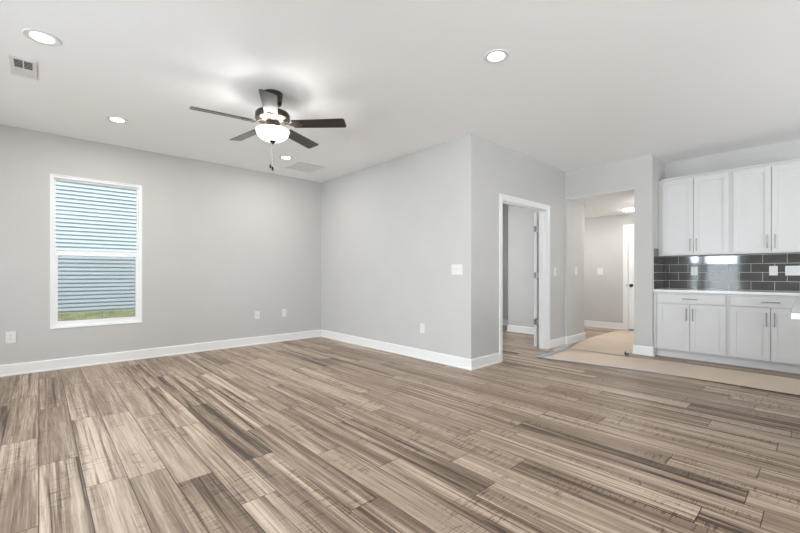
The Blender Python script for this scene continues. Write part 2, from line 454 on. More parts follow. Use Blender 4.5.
k = MB().lathe([(0.032, 0.0), (0.032, -0.006), (0.012, -0.012), (0.012, -0.030), (0.028, -0.038), (0.030, -0.055), (0.020, -0.066), (0.004, -0.068)], (0, lw - 0.055, 0.885), 20, 'x')
k.build('door_knob', 'dark_metal', d, True)
MB().box(-0.028, -0.013, lw + 0.016, lw + 0.032, 0.86, 0.91, 0.002).build('strike_plate', 'dark_metal', d)
struct(MB().box(XF + 0.001, XF + T, HD0, HD1, 0.0, 0.010).build('gap_shade_strip', 'slot'), 'dark strip painted as the shaded gap under the hall door')  # puts the shade of the door gap into a dark colour

# ------------------------------------------------------------------ window_1 (single hung, white vinyl)
wn = struct(empty('window_1', ((WX0 + WX1) / 2, YW, WZ0)), 'white single hung window overlooking pale siding')
cx_, cz_ = (WX0 + WX1) / 2, WZ0
hw, hh = (WX1 - WX0) / 2, WZ1 - WZ0
def wbox(b, x0, x1, y0, y1, z0, z1, bev=0.002): b.box(x0, x1, y0, y1, z0, z1, bev)
fr = MB()
fw = 0.030
wbox(fr, -hw, -hw + fw, 0.012, 0.10, 0, hh); wbox(fr, hw - fw, hw, 0.012, 0.10, 0, hh)
wbox(fr, -hw + fw, hw - fw, 0.012, 0.10, hh - fw, hh); wbox(fr, -hw + fw, hw - fw, 0.012, 0.10, 0, fw)
# drywall return bead and sill
wbox(fr, -hw - 0.004, -hw + 0.006, -0.003, 0.011, 0.010, hh); wbox(fr, hw - 0.006, hw + 0.004, -0.003, 0.011, 0.010, hh)
wbox(fr, -hw + 0.006, hw - 0.006, -0.003, 0.011, hh - 0.006, hh + 0.004); wbox(fr, -hw - 0.004, hw + 0.004, -0.008, 0.011, -0.006, 0.010)
fr.build('window_frame', 'vinyl', wn)
mz = 1.372 - cz_
us = MB()   # upper sash, outer track
sw_ = 0.022
wbox(us, -hw + fw - 0.004, -hw + fw + sw_ - 0.004, 0.058, 0.084, mz - 0.02, hh - fw + 0.004); wbox(us, hw - fw - sw_ + 0.004, hw - fw + 0.004, 0.058, 0.084, mz - 0.02, hh - fw + 0.004)
wbox(us, -hw + fw + sw_ - 0.004, hw - fw - sw_ + 0.004, 0.058, 0.084, hh - fw - sw_ + 0.004, hh - fw + 0.004); wbox(us, -hw + fw + sw_ - 0.004, hw - fw - sw_ + 0.004, 0.058, 0.084, mz - 0.02, mz + 0.018)
us = us.build('upper_sash', 'vinyl', wn)
MB().box(-hw + fw + 0.012, hw - fw - 0.012, 0.068, 0.073, mz + 0.01, hh - fw - 0.01).build('glass_pane', 'glass', us)
ls = MB()   # lower sash, inner track
s2 = 0.034
wbox(ls, -hw + fw - 0.004, -hw + fw + s2, 0.022, 0.052, fw - 0.004, mz - 0.040); wbox(ls, hw - fw - s2, hw - fw + 0.004, 0.022, 0.052, fw - 0.004, mz - 0.040)
wbox(ls, -hw + fw + s2, hw - fw - s2, 0.022, 0.052, fw - 0.004, fw + 0.044); wbox(ls, -hw + fw + 0.001, hw - fw - 0.001, 0.018, 0.052, mz - 0.040, mz + 0.018)
ls = ls.build('lower_sash', 'vinyl', wn)
MB().box(-hw + fw + 0.025, hw - fw - 0.025, 0.035, 0.040, fw + 0.035, mz - 0.03).build('glass_pane', 'glass', ls)
for sx in (-0.29, 0.29):
    lk = MB().box(sx - 0.018, sx + 0.018, 0.028, 0.050, mz + 0.018, mz + 0.026, 0.002).box(sx - 0.006, sx + 0.024, 0.018, 0.034, mz + 0.022, mz + 0.030, 0.002)
    lk.build('sash_lock', 'vinyl', wn)
    MB().box(sx - 0.075 * (1 if sx > 0 else -1) * -1 - 0.008, sx - 0.075 * (1 if sx > 0 else -1) * -1 + 0.008, 0.017, 0.024, mz - 0.052, mz - 0.042).build('vent_latch', 'slot', wn)
sc_ = MB().box(-hw + fw, hw - fw, 0.0900, 0.0906, fw, mz + 0.0)
sc_.build('insect_screen', 'screen', wn)

# patio door behind the camera; unseen windows added to carry the lamps outside
def plain_window(name, a, b, z0, z1, axis, c0, mull=1, mw=0.04, mu=None):
    """axis 'x': wall runs along x at y=c0 ; 'y': wall runs along y at x=c0 (outside = decreasing c0)"""
    root = struct(empty(name, ((a + b) / 2, c0, z0) if axis == 'x' else (c0, (a + b) / 2, z0)))
    h_ = (b - a) / 2; q = z1 - z0
    def bx(bb, u0, u1, d0, d1, s0, s1):
        if axis == 'x': bb.box(u0, u1, d0, d1, s0, s1)
        else: bb.box(d0, d1, u0, u1, s0, s1)
    f = MB()
    dd0, dd1 = (-0.10, -0.02) if name != 'added_window_5' else (0.02, 0.10)
    bx(f, -h_, -h_ + 0.05, dd0, dd1, 0, q); bx(f, h_ - 0.05, h_, dd0, dd1, 0, q)
    bx(f, -h_ + 0.05, h_ - 0.05, dd0, dd1, 0, 0.05); bx(f, -h_ + 0.05, h_ - 0.05, dd0, dd1, q - 0.05, q)
    for i in range(mull):
        u = -h_ + (i + 1) * 2 * h_ / (mull + 1) if mu is None else mu
        bx(f, u - mw, u + mw, dd0, dd1, 0.05, q - 0.05)
    f.build('window_frame', 'vinyl', root)
    g = MB(); bx(g, -h_ + 0.04, h_ - 0.04, (dd0 + dd1) / 2 - 0.003, (dd0 + dd1) / 2 + 0.003, 0.04, q - 0.04)
    g.build('glass_pane', 'glass', root)
    return root
plain_window('door_3', PY0, PY1, 0.0, PZ, 'y', XW, 1, 0.11, 0.27)
plain_window('added_window_6', NY0, NY1, NZ0, NZ1, 'y', XW, 1)  # unseen window added so low light reaches the back wall
plain_window('window_2', VY0, VY1, VZ0, VZ1, 'y', XW, 1)
plain_window('added_window_3', S1, S2, VZ0, VZ1, 'x', YS, 1)
plain_window('added_window_4', S3, S4, VZ0, VZ1, 'x', YS, 1)
plain_window('added_window_5', BX0, BX1, BZ0, BZ1, 'x', YW, 1)

# ------------------------------------------------------------------ outdoors
struct(MB().box(-30, 30, -30, 40, -0.35, -0.25).build('ground_outside', 'lawn'), 'ground around the house')
gr = MB()
GY0, GY1 = 9.0, 14.0
a = [(-4, GY0, -0.21), (7, GY0, -0.21), (7, GY1, 0.02), (-4, GY1, 0.02)]
vs = [gr.bm.verts.new(q) for q in a]; lo = [gr.bm.verts.new((q[0], q[1], -0.24)) for q in a]
gr.bm.faces.new(vs); gr.bm.faces.new(lo[::-1])
for i in range(4): gr.bm.faces.new((vs[i], lo[i], lo[(i + 1) % 4], vs[(i + 1) % 4]))
struct(gr.build('ground_bank', 'lawn'), 'rising grassy bank below the neighbouring house')
rnd = random.Random(5)
g = MB()
for i in range(14000):
    y = rnd.uniform(GY0 + 0.6, GY1 - 0.12); x = rnd.uniform(-0.4, 3.2)
    z = -0.21 + 0.23 * (y - GY0) / (GY1 - GY0)
    hgt = rnd.uniform(0.03, 0.10) ; wd = rnd.uniform(0.006, 0.014); an = rnd.uniform(0, 6.28)
    dx, dy = math.cos(an) * wd, math.sin(an) * wd
    lx, ly = rnd.uniform(-0.04, 0.04), rnd.uniform(-0.04, 0.04)
    g.bm.faces.new([g.bm.verts.new(q) for q in ((x - dx, y - dy, z), (x + dx, y + dy, z), (x + lx, y + ly, z + hgt))])
tag(g.build('grass', 'grass'), 'short green and yellow grass seen at the bottom of the window', 'grass', kind='stuff')

nh = empty('neighbour_house', (1.2, 14.0, 0.0))
tag(nh, 'neighbouring house with pale blue horizontal siding seen through the window', 'house')
sd = MB()
pitch, z0 = 0.110, 0.06
prof = []
zz = z0
n_c = 44
for i in range(n_c):
    b_ = z0 + i * pitch
    prof += [(-0.075, b_ + 0.001), (-0.075, b_ + 0.036), (0.040, b_ + 0.040), (0.030, b_ + pitch)]
prof = [(0.0, z0 - 0.05), (0.030, z0 - 0.05), (0.030, z0)] + prof + [(0.0, z0 + n_c * pitch)]
ptop = prof
A = [sd.bm.verts.new((-6.5, -o_, u_)) for o_, u_ in ptop]; B = [sd.bm.verts.new((6.5, -o_, u_)) for o_, u_ in ptop]
for i in range(len(ptop) - 1): sd.bm.faces.new((A[i], B[i], B[i + 1], A[i + 1]))
sd.box(-6.5, 6.5, 0.10, 6.0, -0.05, z0 + n_c * pitch)
sd.build('siding_wall', 'siding', nh)
rf = MB(); ez = z0 + n_c * pitch
rf.sweep([(-0.4, ez - 0.05), (3.0, ez + 1.7), (6.4, ez - 0.05), (6.4, ez + 0.03), (3.0, ez + 1.8), (-0.4, ez + 0.03)], (-6.9, 0, 0), (6.9, 0, 0), (0, 1, 0))
rf.build('roof', 'roof', nh)

# ------------------------------------------------------------------ ceiling fan
FX, FY = 1.545, 3.364
fan = tag(empty('ceiling_fan', (FX, FY, H)), 'dark five bladed ceiling fan with a glowing bowl light', 'ceiling fan')
def zr(z): return z - H
MB().lathe([(0.060, zr(2.636)), (0.078, zr(2.646)), (0.085, zr(2.690)), (0.088, H - H - 0.001)], n=40).build('canopy', 'dark_metal', fan, True)
MB().lathe([(0.022, zr(2.56)), (0.022, zr(2.64))], n=20).build('downrod', 'dark_metal', fan, True)
mh = MB().lathe([(0.070, zr(2.490)), (0.118, zr(2.492)), (0.142, zr(2.499)), (0.149, zr(2.510)), (0.149, zr(2.550)), (0.143, zr(2.560)), (0.105, zr(2.566)), (0.045, zr(2.572))], n=48)
mh.build('motor_housing', 'dark_metal', fan, True)
MB().lathe([(0.085, zr(2.484)), (0.146, zr(2.499)), (0.1505, zr(2.505)), (0.1505, zr(2.509)), (0.1485, zr(2.511))], n=48).build('trim_ring', 'bracket', fan, True)
MB().lathe([(0.045, zr(2.428)), (0.058, zr(2.432)), (0.062, zr(2.480)), (0.05, zr(2.491))], n=36).build('switch_housing', 'dark_metal', fan, True)
lk = MB().lathe([(0.010, zr(2.300)), (0.012, zr(2.395)), (0.030, zr(2.402)), (0.040, zr(2.425)), (0.03, zr(2.430))], n=30)
lk = lk.build('light_fitter', 'bracket', fan, True)
bowl = MB()
outer, inner = [], []
for i in range(15):
    a_ = R(90 * i / 14)
    outer.append((0.004 + 0.1376 * math.sin(a_) ** 0.9, zr(2.402) - 0.092 * math.cos(a_)))
    inner.append((0.004 + 0.1320 * math.sin(a_) ** 0.9, zr(2.402) - 0.087 * math.cos(a_)))
bowl.lathe(outer + [(0.1450, zr(2.4045)), (0.1445, zr(2.4065)), (0.137, zr(2.4050))] + inner[::-1], n=48).build('bowl_shade', 'bowl', fan, True)
MB().lathe([(0.003, zr(2.283)), (0.010, zr(2.287)), (0.013, zr(2.297)), (0.028, zr(2.305)), (0.032, zr(2.312)), (0.020, zr(2.318))], n=24).build('finial', 'dark_metal', fan, True)
for sx, zb in ((-0.021, 2.067), (-0.001, 2.047)):
    ox, oy = sx * math.sin(yaw), -sx * math.cos(yaw)
    ch = MB()
    ch.tube([(ox, oy, zr(2.296)), (ox, oy, zr(zb + 0.03))], 0.0013, 6)
    ch = ch.build('pull_chain', 'nickel', fan)
    MB().lathe([(0.004, zr(zb + 0.036)), (0.0085, zr(zb + 0.028)), (0.0095, zr(zb + 0.004)), (0.005, zr(zb))], (ox, oy, 0), 12).build('pull_knob', 'dark_metal', ch, True)
for k in range(5):
    ang = R(26.3 + 72 * k)
    bl = MB()
    pts = []
    r0, r1, w0, w1_ = 0.185, 0.660, 0.056, 0.066
    pts = [(r0, -w0), (r0, w0)]
    cr = 0.022
    for i in range(7):
        t_ = R(90 - 15 * i); pts.append((r1 - cr + cr * math.cos(t_), w1_ - cr + cr * math.sin(t_)))
    for i in range(7):
        t_ = R(0 - 15 * i); pts.append((r1 - cr + cr * math.cos(t_), -w1_ + cr + cr * math.sin(t_)))
    bl.prism(pts[::-1], -0.003, 0.003)
    mtx = Matrix.Translation((0, 0, zr(2.461))) @ Matrix.Rotation(ang, 4, 'Z') @ Matrix.Rotation(R(-12), 4, 'X')
    b_ = bl.xf(mtx).build('blade', 'blade', fan)
    ir = MB()
    ir.prism([(0.165, -0.016), (0.205, -0.040), (0.250, -0.040), (0.272, -0.012), (0.272, 0.012), (0.250, 0.040), (0.205, 0.040), (0.165, 0.016)], -0.0085, -0.0032)
    for (sx_, sy_) in ((0.222, -0.026), (0.222, 0.026), (0.256, 0)):
        ir.lathe([(0.005, -0.012), (0.005, -0.008)], (sx_, sy_, 0), 10)
    ir.xf(Matrix.Translation((0, 0, zr(2.461))) @ Matrix.Rotation(ang, 4, 'Z') @ Matrix.Rotation(R(-12), 4, 'X'))
    arm = bmesh.new()
    i2 = MB()
    prof_pts = [(0.070, 0.036), (0.100, 0.032), (0.126, 0.014), (0.150, -0.002), (0.178, -0.006)]
    ring = []
    for (rr, zz_), hw_ in zip(prof_pts, (0.020, 0.017, 0.013, 0.013, 0.017)):
        ring.append([i2.bm.verts.new((rr, s_ * hw_, zz_ + dz_)) for s_, dz_ in ((-1, 0), (1, 0), (1, -0.007), (-1, -0.007))])
    for a1, a2 in zip(ring, ring[1:]):
        for j in range(4): i2.bm.faces.new((a1[j], a1[(j + 1) % 4], a2[(j + 1) % 4], a2[j]))
    i2.bm.faces.new(ring[0][::-1]); i2.bm.faces.new(ring[-1])
    arm.free()
    i2.xf(Matrix.Translation((0, 0, zr(2.461))) @ Matrix.Rotation(ang, 4, 'Z'))
    me_ = bpy.data.meshes.new('tmp'); i2.bm.to_mesh(me_); i2.bm.free(); ir.bm.from_mesh(me_); bpy.data.meshes.remove(me_)
    ir.build('blade_bracket', 'bracket', b_)
# the lamp's own bulbs, standing round the stem in the gap between bowl rim and motor
def point(name, loc, power, col, rad, parent=None):
    l_ = bpy.data.lights.new(name, 'POINT'); l_.energy = power; l_.color = col; l_.shadow_soft_size = rad
    o = bpy.data.objects.new(name, l_); COL.objects.link(o); o.location = loc
    if parent is not None: o.parent = parent
    return o
for q in range(3):
    aa = R(20 + 120 * q)
    point('fan_bulb', (0.032 * math.cos(aa), 0.032 * math.sin(aa), zr(2.350)), 1.8, (1, 0.97, 0.93), 0.012, fan)

# ------------------------------------------------------------------ recessed lights
def downlight(x, y, z, label, power, lens='lens', r=0.095, group='recessed ceiling lights'):
    o = tag(empty('recessed_light', (x, y, z)), label, 'recessed light', group)
    MB().lathe([(r * 0.60, -0.002), (r * 0.66, -0.004), (r * 0.80, -0.007), (r * 0.97, -0.006), (r, -0.002), (r, -0.0005)], n=40).build('trim_ring', 'plastic', o, True)
    MB().lathe([(0.004, -0.0065), (r * 0.4, -0.0065), (r * 0.60, -0.0055), (r * 0.64, -0.0025)], n=32).build('lens', lens, o, True)
    d_ = bpy.data.lights.new('led', 'AREA'); d_.shape = 'DISK'; d_.size = r * 1.2; d_.energy = power; d_.color = (1, 0.975, 0.94)
    l_ = bpy.data.objects.new('led_lamp', d_); COL.objects.link(l_); l_.parent = o; l_.location = (0, 0, -0.012)
    return o
PD = 9.0
downlight(0.015, 3.635, H, 'largest recessed ceiling light, at upper left above the square vent', PD, r=0.10)
downlight(0.605, 5.042, H, 'recessed ceiling light nearest the window', PD)
downlight(2.535, 5.093, H, 'recessed ceiling light behind the fan beside the return grille', PD)
downlight(2.505, 1.655, H, 'recessed ceiling light alone on the right half of the ceiling', PD)
hl = tag(empty('flush_light', (7.93, 2.40, HZ)), 'bright round flush light on the low hall ceiling', 'ceiling light')
MB().lathe([(0.118, -0.012), (0.124, -0.010), (0.126, -0.001)], n=40).build('base_ring', 'plastic', hl, True)
MB().lathe([(0.004, -0.036), (0.050, -0.035), (0.085, -0.031), (0.108, -0.022), (0.114, -0.012)], n=40).build('lens', 'hall_lens', hl, True)
pl_ = tag(empty('flush_light', (7.70, 3.55, HZ)), 'added unseen flush light brightening the side passage off the hall', 'ceiling light')  # lamp added out of view to brighten passage and hall
MB().lathe([(0.118, -0.012), (0.124, -0.010), (0.126, -0.001)], n=40).build('base_ring', 'plastic', pl_, True)
MB().lathe([(0.004, -0.036), (0.050, -0.035), (0.085, -0.031), (0.108, -0.022), (0.114, -0.012)], n=40).build('lens', 'hall_lens', pl_, True)

p2_ = tag(empty('flush_light', (7.15, 1.94, HZ)), 'added flush light hidden behind the wall end to brighten the hall', 'ceiling light')  # second hall lamp, added where the wall end hides it
for nm_, pr_, mt_ in (('base_ring', [(0.118, -0.012), (0.124, -0.010), (0.126, -0.001)], 'plastic'), ('lens', [(0.004, -0.036), (0.050, -0.035), (0.085, -0.031), (0.108, -0.022), (0.114, -0.012)], 'hall_lens')):
    MB().lathe(pr_, n=40).build(nm_, mt_, p2_, True)

# ------------------------------------------------------------------ ceiling register and return grille
v = tag(empty('ceiling_vent', (-0.09, 4.27, H)), 'small white ceiling register with dark open slots at upper left', 'ceiling vent')
f = MB()
hx, hy = 0.076, 0.182
f.box(-hx, -hx + 0.024, -hy, hy, -0.008, 0, 0.002).box(hx - 0.024, hx, -hy, hy, -0.008, 0, 0.002)
f.box(-hx + 0.024, hx - 0.024, -hy, -hy + 0.030, -0.008, 0, 0.002).box(-hx + 0.024, hx - 0.024, hy - 0.030, hy, -0.008, 0, 0.002)
f.box(-hx + 0.024, hx - 0.024, 0.004, 0.020, -0.008, 0, 0.002)
f.build('frame', 'plastic', v)
MB().box(-hx + 0.02, hx - 0.02, -hy + 0.026, 0.008, -0.0025, -0.0005).build('duct_dark_sheet', 'slot', v)  # flat dark sheet stands in for the shaded depth of the duct
lv = MB()
for i in range(5):
    lv.box(-hx + 0.024, hx - 0.024, -hy + 0.046 + i * 0.027, -hy + 0.0472 + i * 0.027, -0.005, -0.002)
lv.box(-0.004, 0.004, -hy + 0.03, 0.004, -0.0075, -0.002)
lv.build('louvre', 'grille', v)
MB().box(-hx + 0.022, hx - 0.022, 0.018, hy - 0.028, -0.006, -0.001).build('damper_plate', 'grille', v)

v = tag(empty('return_air_grille', (2.96, 5.335, H)), 'square white return air grille on the ceiling near the room corner', 'air grille')
f = MB(); hx, hy = 0.215, 0.245
f.box(-hx, -hx + 0.025, -hy, hy, -0.010, 0, 0.002).box(hx - 0.025, hx, -hy, hy, -0.010, 0, 0.002)
f.box(-hx + 0.025, hx - 0.025, -hy, -hy + 0.025, -0.010, 0, 0.002).box(-hx + 0.025, hx - 0.025, hy - 0.025, hy, -0.010, 0, 0.002)
f.build('frame', 'plastic', v)
MB().box(-hx + 0.02, hx - 0.02, -hy + 0.02, hy - 0.02, -0.002, -0.0005).build('filter', 'filter', v)
lv = MB()
for i in range(26):
    yy = -hy + 0.032 + i * 0.0168
    lv.sweep([(0, -0.002), (0.003, -0.002), (0.012, -0.009), (0.009, -0.009)], (-hx + 0.025, yy, 0), (hx - 0.025, yy, 0), (0, 1, 0))
lv.build('louvre', 'grille', v)

# ------------------------------------------------------------------ outlets and switches
def plate_frame(facing):
    """local x = along wall (to the viewer's right), y = out of wall"""
    ang = {'-y': 0.0, '-x': -math.pi / 2, }[facing]
    return ang
def wall_plate(name, loc, facing, w_, h_, kind, label, cat, group=None):
    o = tag(empty(name, loc, plate_frame(facing)), label, cat, group)
    # local: x right, -y out of the wall, z up
    MB().box(-w_ / 2, w_ / 2, -0.006, 0, -h_ / 2, h_ / 2, 0.0025).build('cover_plate', 'plastic', o)
    def duplex(x):
        for s_ in (1, -1):
            b = MB().lathe([(0.0165, -0.0078), (0.0170, -0.005)], (x, 0, s_ * 0.0195), 20, 'y').build('receptacle', 'plastic', o)
            MB().box(x - 0.0075, x - 0.0050, -0.0082, -0.007, s_ * 0.0195 + 0.000, s_ * 0.0195 + 0.009).box(x + 0.0050, x + 0.0075, -0.0082, -0.007, s_ * 0.0195 + 0.000, s_ * 0.0195 + 0.008).lathe([(0.003, -0.0082), (0.003, -0.007)], (x, 0, s_ * 0.0195 - 0.007), 10, 'y').build('slot', 'slot', b)
    def decora(x):
        b = MB().box(x - 0.0165, x + 0.0165, -0.0085, -0.005, -0.0335, 0.0335, 0.001).build('receptacle', 'plastic', o)
        for s_ in (1, -1):
            MB().box(x - 0.0075, x - 0.0050, -0.0090, -0.008, s_ * 0.0185, s_ * 0.0185 + 0.009).box(x + 0.0050, x + 0.0075, -0.0090, -0.008, s_ * 0.0185, s_ * 0.0185 + 0.008).build('slot', 'slot', b)
    def toggle(x):
        MB().box(x - 0.006, x + 0.006, -0.008, -0.005, -0.013, 0.013).build('switch_surround', 'plastic', o)
        t_ = MB().box(x - 0.0045, x + 0.0045, -0.020, -0.006, 0.000, 0.009, 0.001).build('toggle', 'plastic', o)
    def rocker(x):
        r_ = MB()
        r_.sweep([(0.005, -0.033), (0.007, -0.033), (0.0075, 0.0), (0.0115, 0.033), (0.005, 0.033)], (x - 0.0165, 0, 0), (x + 0.0165, 0, 0), (0, -1, 0))
        r_.build('rocker', 'plastic', o)
    def jack(x):
        MB().lathe([(0.0075, -0.005), (0.0075, -0.008), (0.0048, -0.008), (0.0048, -0.016)][::-1], (x, 0, 0), 14, 'y').build('coax_jack', 'steel', o)
    kinds = {'duplex': [duplex], 'decora': [decora], 'toggle': [toggle], 'rocker': [rocker], 'jack': [jack],
             'three': [toggle, toggle, rocker], 'two': [toggle, toggle], 'mixed': [decora, rocker, rocker], 'dj': [jack, ]}
    fs = kinds[kind]
    n = len(fs)
    for i, fn in enumerate(fs): fn((i - (n - 1) / 2) * 0.046)
    return o
wall_plate('wall_outlet', (-0.230, YW, 0.418), '-y', 0.082, 0.130, 'duplex', 'white outlet plate left of the window near the photo edge', 'outlet')
wall_plate('cable_jack', (2.528, YW, 0.463), '-y', 0.080, 0.125, 'jack', 'white wall plate with one round jack, left of the pair near the corner', 'wall plate')
wall_plate('wall_outlet', (2.984, YW, 0.468), '-y', 0.076, 0.122, 'decora', 'white outlet plate nearest the room corner on the window wall', 'outlet')
wall_plate('wall_outlet', (XB, 3.564, 0.402), '-x', 0.078, 0.122, 'decora', 'white outlet plate low on the lit wall right of the corner', 'outlet')
wall_plate('light_switch', (XB, 2.985, 1.168), '-x', 0.168, 0.125, 'three', 'wide triple switch plate near the outer wall corner', 'light switch')
wall_plate('light_switch', (5.775, YD, 1.150), '-y', 0.078, 0.125, 'rocker', 'single switch plate right of the bedroom door casing', 'light switch')
wall_plate('light_switch', (6.455, HY1, 1.160), '-y', 0.078, 0.128, 'rocker', 'single switch plate on the left inside wall of the hall opening', 'light switch')
wall_plate('light_switch', (XF, 3.150, 1.165), '-x', 0.110, 0.135, 'two', 'double switch plate on the far hall wall', 'light switch')
wall_plate('wall_outlet', (XK - 0.0112, 1.226, 1.155), '-x', 0.078, 0.118, 'duplex', 'white outlet plate on the left part of the tiled backsplash', 'outlet')
wall_plate('wall_outlet', (XK - 0.0112, 0.425, 1.155), '-x', 0.078, 0.118, 'decora', 'white outlet plate on the right part of the tiled backsplash', 'outlet')
wall_plate('light_switch', (XK - 0.0112, 0.238, 1.155), '-x', 0.166, 0.118, 'mixed', 'wide white plate at the right end of the backsplash', 'light switch')

# ------------------------------------------------------------------ kitchen
def shaker(y0, y1, z0, z1, xf, th=0.019, rail=0.057):
    """door facing -x with its face at xf; y0<y1"""
    b = MB()
    xb = xf + th
    b.box(xf, xb, y0, y0 + rail, z0, z1, 0.0015).box(xf, xb, y1 - rail, y1, z0, z1, 0.0015)
    b.box(xf, xb, y0 + rail, y1 - rail, z0, z0 + rail, 0.0015).box(xf, xb, y0 + rail, y1 - rail, z1 - rail, z1, 0.0015)
    b.box(xf + 0.010, xb - 0.002, y0 + rail - 0.003, y1 - rail + 0.003, z0 + rail - 0.003, z1 - rail + 0.003)
    return b
def bar_handle(a, b_, r=0.005, stand=0.028):
    """bar standing off toward -x between points a and b_ on the face"""
    a = Vector(a); b_ = Vector(b_); d_ = (b_ - a).normalized(); o_ = Vector((-stand, 0, 0))
    m_ = MB().tube([a + o_ - d_ * 0.014, b_ + o_ + d_ * 0.014], r, 12)
    m_.tube([a + Vector((0.001, 0, 0)), a + o_], r * 0.8, 10).tube([b_ + Vector((0.001, 0, 0)), b_ + o_], r * 0.8, 10)
    return m_
UZ0, UZ1, UX = 1.372, 2.420, 6.40
def upper(y0, y1, ym, label):
    o = tag(empty('wall_cabinet', (UX, (y0 + y1) / 2, UZ0)), label, 'cabinet', 'white wall cabinets')
    inv = Matrix.Translation((-UX, -(y0 + y1) / 2, -UZ0))
    xf = UX; bx = UX + 0.021
    bd = MB().box(bx, XK - 0.002, y0 + 0.0002, y1 - 0.0002, UZ0 - 0.006, UZ1)
    bd.xf(inv).build('carcass', 'cabinet', o)
    MB().box(bx - 0.026, XK - 0.004, y0 + 0.0002, y1 - 0.0002, UZ1, UZ1 + 0.014).xf(inv).build('top_moulding', 'cabinet', o)
    for (a, b_, hy) in ((ym + 0.0025, y1 - 0.020, ym + 0.034), (y0 + 0.020, ym - 0.0025, ym - 0.034)):
        dr = shaker(a, b_, UZ0 + 0.012, UZ1 - 0.028, xf).xf(inv).build('door', 'cabinet', o)
        bar_handle((xf, hy, 1.435), (xf, hy, 1.570)).xf(inv).build('handle', 'nickel', dr, True)
    return o
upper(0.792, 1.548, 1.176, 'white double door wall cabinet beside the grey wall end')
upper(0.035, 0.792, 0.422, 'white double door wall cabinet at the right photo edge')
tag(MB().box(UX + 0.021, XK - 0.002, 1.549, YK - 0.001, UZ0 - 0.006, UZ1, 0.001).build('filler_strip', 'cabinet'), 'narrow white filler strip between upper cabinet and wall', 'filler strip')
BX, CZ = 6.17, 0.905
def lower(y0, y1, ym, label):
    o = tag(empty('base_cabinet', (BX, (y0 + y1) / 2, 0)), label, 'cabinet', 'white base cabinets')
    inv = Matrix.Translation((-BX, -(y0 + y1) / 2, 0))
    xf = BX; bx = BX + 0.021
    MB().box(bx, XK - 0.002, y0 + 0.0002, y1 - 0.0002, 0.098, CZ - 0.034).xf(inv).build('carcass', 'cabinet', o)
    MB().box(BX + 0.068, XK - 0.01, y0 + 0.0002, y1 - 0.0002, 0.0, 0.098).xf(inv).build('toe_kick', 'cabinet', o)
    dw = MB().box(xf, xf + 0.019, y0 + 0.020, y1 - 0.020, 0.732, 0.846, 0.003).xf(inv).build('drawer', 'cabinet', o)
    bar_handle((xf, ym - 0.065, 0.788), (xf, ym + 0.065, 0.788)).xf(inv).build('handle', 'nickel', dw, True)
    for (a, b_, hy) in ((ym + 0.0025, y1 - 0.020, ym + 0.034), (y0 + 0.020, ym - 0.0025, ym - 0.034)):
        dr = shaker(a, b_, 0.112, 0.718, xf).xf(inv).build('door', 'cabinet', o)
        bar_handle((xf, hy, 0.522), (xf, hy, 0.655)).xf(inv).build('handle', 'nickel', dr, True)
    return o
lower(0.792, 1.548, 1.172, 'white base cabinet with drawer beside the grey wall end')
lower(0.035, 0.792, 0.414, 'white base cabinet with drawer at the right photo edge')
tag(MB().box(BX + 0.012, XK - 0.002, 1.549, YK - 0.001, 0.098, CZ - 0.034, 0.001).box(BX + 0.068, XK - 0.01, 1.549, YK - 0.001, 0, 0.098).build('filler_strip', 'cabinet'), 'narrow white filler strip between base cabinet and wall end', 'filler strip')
tag(MB().box(BX - 0.028, XK - 0.012, 0.025, YK - 0.001, CZ - 0.032, CZ, 0.002).build('countertop', 'quartz'), 'white countertop running along the base cabinets', 'countertop')

# tiled backsplash: subway tiles in running bond on the rear wall and the left return
bs = tag(empty('backsplash', (XK, 0.8, CZ)), 'dark grey glossy subway tile backsplash with pale grout', 'backsplash')
inv = Matrix.Translation((-XK, -0.8, -CZ))
gb = MB().box(XK - 0.0065, XK - 0.0005, 0.02, YK - 0.0005, CZ + 0.001, UZ0 - 0.008)
gb.box(6.155, 6.395, YK - 0.0065, YK - 0.0005, CZ + 0.001, 1.468).box(6.395, XK - 0.0065, YK - 0.0065, YK - 0.0005, CZ + 0.001, UZ0 - 0.008)
gb.xf(inv).build('grout', 'grout', bs)
rnd = random.Random(3)
tl = MB()
TP, RP, GJ = 0.2215, 0.1135, 0.0045
def tile_x(y0, y1, z0, z1):
    # tile on the rear wall, very slightly out of true
    e = rnd.uniform(-0.0003, 0.0003); e2 = rnd.uniform(-0.0003, 0.0003)
    x = XK - 0.010
    vs = [tl.bm.verts.new(q) for q in ((x + e, y0, z0), (x - e, y1, z0), (x - e + e2, y1, z1), (x + e + e2, y0, z1))]
    bk = [tl.bm.verts.new((XK - 0.006, q.co.y, q.co.z)) for q in vs]
    tl.bm.faces.new(vs); tl.bm.faces.new(bk[::-1])
    for i in range(4): tl.bm.faces.new((vs[i], bk[i], bk[(i + 1) % 4], vs[(i + 1) % 4]))
def tile_y(x0, x1, z0, z1):
    tl.box(x0, x1, YK - 0.010, YK - 0.006, z0, z1)
ztop = UZ0 - 0.008
